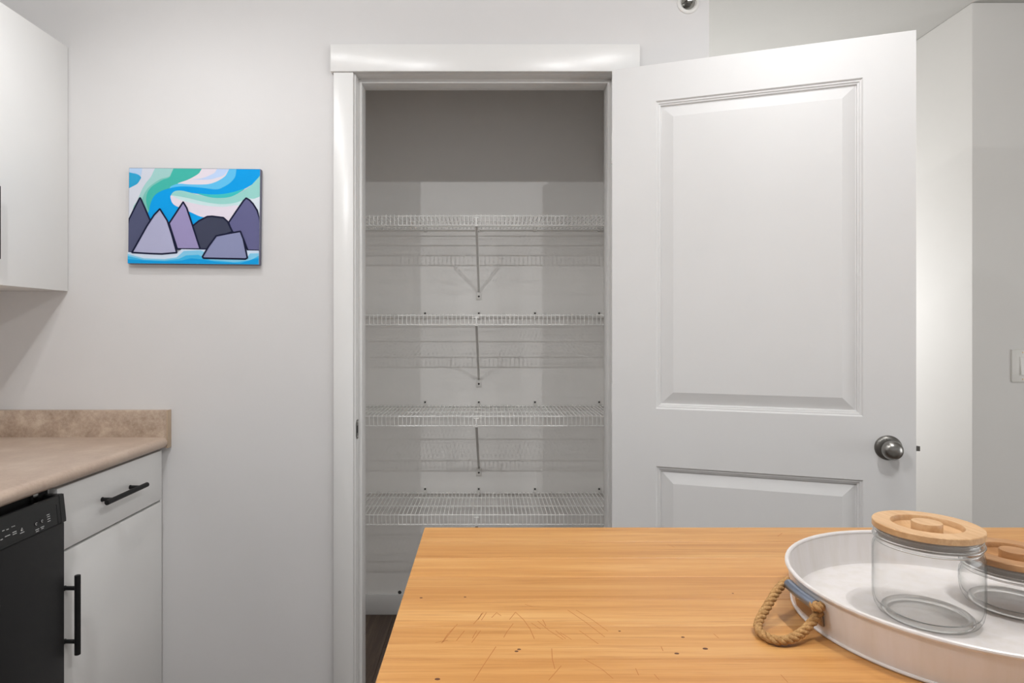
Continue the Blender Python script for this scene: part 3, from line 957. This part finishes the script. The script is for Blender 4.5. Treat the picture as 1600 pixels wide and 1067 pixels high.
# even arc-length
acc = [0]
for p, q in zip(path, path[1:]):
    acc.append(acc[-1] + (q - p).length)
NS = 260
even = []
j = 0
for i in range(NS):
    s = acc[-1] * i / (NS - 1)
    while j < len(acc) - 2 and acc[j + 1] < s:
        j += 1
    t = (s - acc[j]) / max(acc[j + 1] - acc[j], 1e-9)
    even.append(path[j].lerp(path[j + 1], t))
b = bmesh.new()
PITCH = 0.0215
pa = None
frames = []
for i, p in enumerate(even):
    d = (even[min(i + 1, NS - 1)] - even[max(i - 1, 0)]).normalized()
    a = frame_at(d)[0] if pa is None else (pa - d * pa.dot(d)).normalized()
    pa = a
    frames.append((a, a.cross(d)))
for sgn in range(3):
    pts = []
    for i, p in enumerate(even):
        an = 2 * PI * sgn / 3 - 2 * PI * (acc[-1] * i / (NS - 1)) / PITCH
        pts.append(p + (frames[i][0] * math.cos(an) + frames[i][1] * math.sin(an)) * 0.0024)
    bm_tube(b, pts, 0.00265, 8)
rp = obj('rope_handle', b, M['rope'], tr, smooth=60)
tag(rp, 'twisted jute rope loop lying on the wood')

# ------------------------------------------------------------------ the two glass jars
FZ = TZ + 0.0044
def bead_glass():
    k = NM('bead_glass')
    k.set(Base_Color=(0.97, 0.98, 0.975, 1), Roughness=0.03, IOR=1.45)
    k.b.inputs['Transmission Weight'].default_value = 1.0
    return k.m
M['bead'] = bead_glass()
def circle(r, z, n=64):
    return [(r * math.cos(2 * PI * i / n), r * math.sin(2 * PI * i / n), z) for i in range(n)]
def jar(x, y, H, R, label, lidmat, turn):
    t = thing('glass_jar', label, 'jar', (x, y, FZ), 0, 'glass jars with wooden lids')
    hb = H - 0.008                        # rim of the glass
    out = [(0, 0.0015), (R * 0.66, 0.0015), (R * 0.74, 0.0), (R * 0.82, 0.0004), (R * 0.90, 0.0035), (R * 0.965, 0.010), (R * 0.995, 0.019), (R, 0.030), (R, hb - 0.034),
           (R * 0.998, hb - 0.024), (R * 0.985, hb - 0.0195), (R * 0.955, hb - 0.0165), (R * 0.930, hb - 0.0150), (R * 0.926, hb - 0.0130), (R * 0.940, hb - 0.0115), (R * 0.970, hb - 0.0098), (R * 0.974, hb - 0.0080), (R * 0.966, hb - 0.0062), (R * 0.950, hb - 0.0050), (R * 0.950, hb - 0.0030), (R * 0.962, hb - 0.0015), (R * 0.955, hb)]
    inn = [(R * 0.915, hb), (R * 0.908, hb - 0.013), (R * 0.930, hb - 0.0175), (R * 0.965, hb - 0.021), (R * 0.980, hb - 0.027), (R * 0.980, 0.030), (R * 0.972, 0.019), (R * 0.93, 0.012), (R * 0.82, 0.0078), (R * 0.72, 0.0070), (R * 0.70, 0.0064), (R * 0.66, 0.0074), (0, 0.0090)]
    obj('jar_body', lathe(out + inn, (0, 0, 0), 64), M['glass'], t, local=True, smooth=50)
    for r_, z_, th in ((R * 0.972, hb - 0.0090, 0.0016), (R * 0.950, hb - 0.0030, 0.0012), (R * 0.935, hb - 0.0145, 0.0011)):
        obj('neck_bead', tube(circle(r_, z_), th, 8, closed=True), M['bead'], t, local=True, smooth=60)
    obj('foot_ring', tube(circle(R * 0.77, 0.0040), 0.0034, 10, closed=True), M['bead'], t, local=True, smooth=60)
    L = R * 1.0
    lid = obj('lid', lathe([(0, hb - 0.006), (L * 0.84, hb - 0.006), (L * 0.845, hb + 0.0004), (L * 0.985, hb + 0.0004), (L, hb + 0.0012), (L, H - 0.0008), (L * 0.987, H), (L * 0.662, H), (L * 0.652, H - 0.0008), (L * 0.635, H - 0.0062), (L * 0.56, H - 0.0092), (L * 0.42, H - 0.0105), (0, H - 0.0105)], (0, 0, 0), 64), lidmat, t, local=True)
    lid.rotation_euler = (0, 0, turn)
    obj('lid_knob', lathe([(0, H + 0.0022), (L * 0.275, H + 0.0022), (L * 0.283, H + 0.0014), (L * 0.283, H - 0.0106)], (0, 0, 0), 40), lidmat, lid, local=True)
    seal = bmesh.new()
    bm_lathe(seal, [(R * 0.80, hb + 0.0003), (R * 0.880, hb + 0.0003), (R * 0.885, hb - 0.001), (R * 0.903, hb - 0.003), (R * 0.885, hb - 0.005), (R * 0.903, hb - 0.008), (R * 0.885, hb - 0.010), (R * 0.880, hb - 0.0115), (R * 0.80, hb - 0.0115), (R * 0.80, hb + 0.0003)], (0, 0, 0), 48)
    obj('seal', seal, M['seal'], t, local=True)
    return t
jar(0.4992, 0.7130, 0.1055, 0.0537, 'taller glass jar with pale bamboo lid, standing nearer the rope handle', M['bamboo'], 0.2)
jar(0.6210, 0.7390, 0.0640, 0.0537, 'shorter glass jar with shade-darkened lid, behind the taller jar at the frame edge', M['bamboo_shaded'], 0.7)
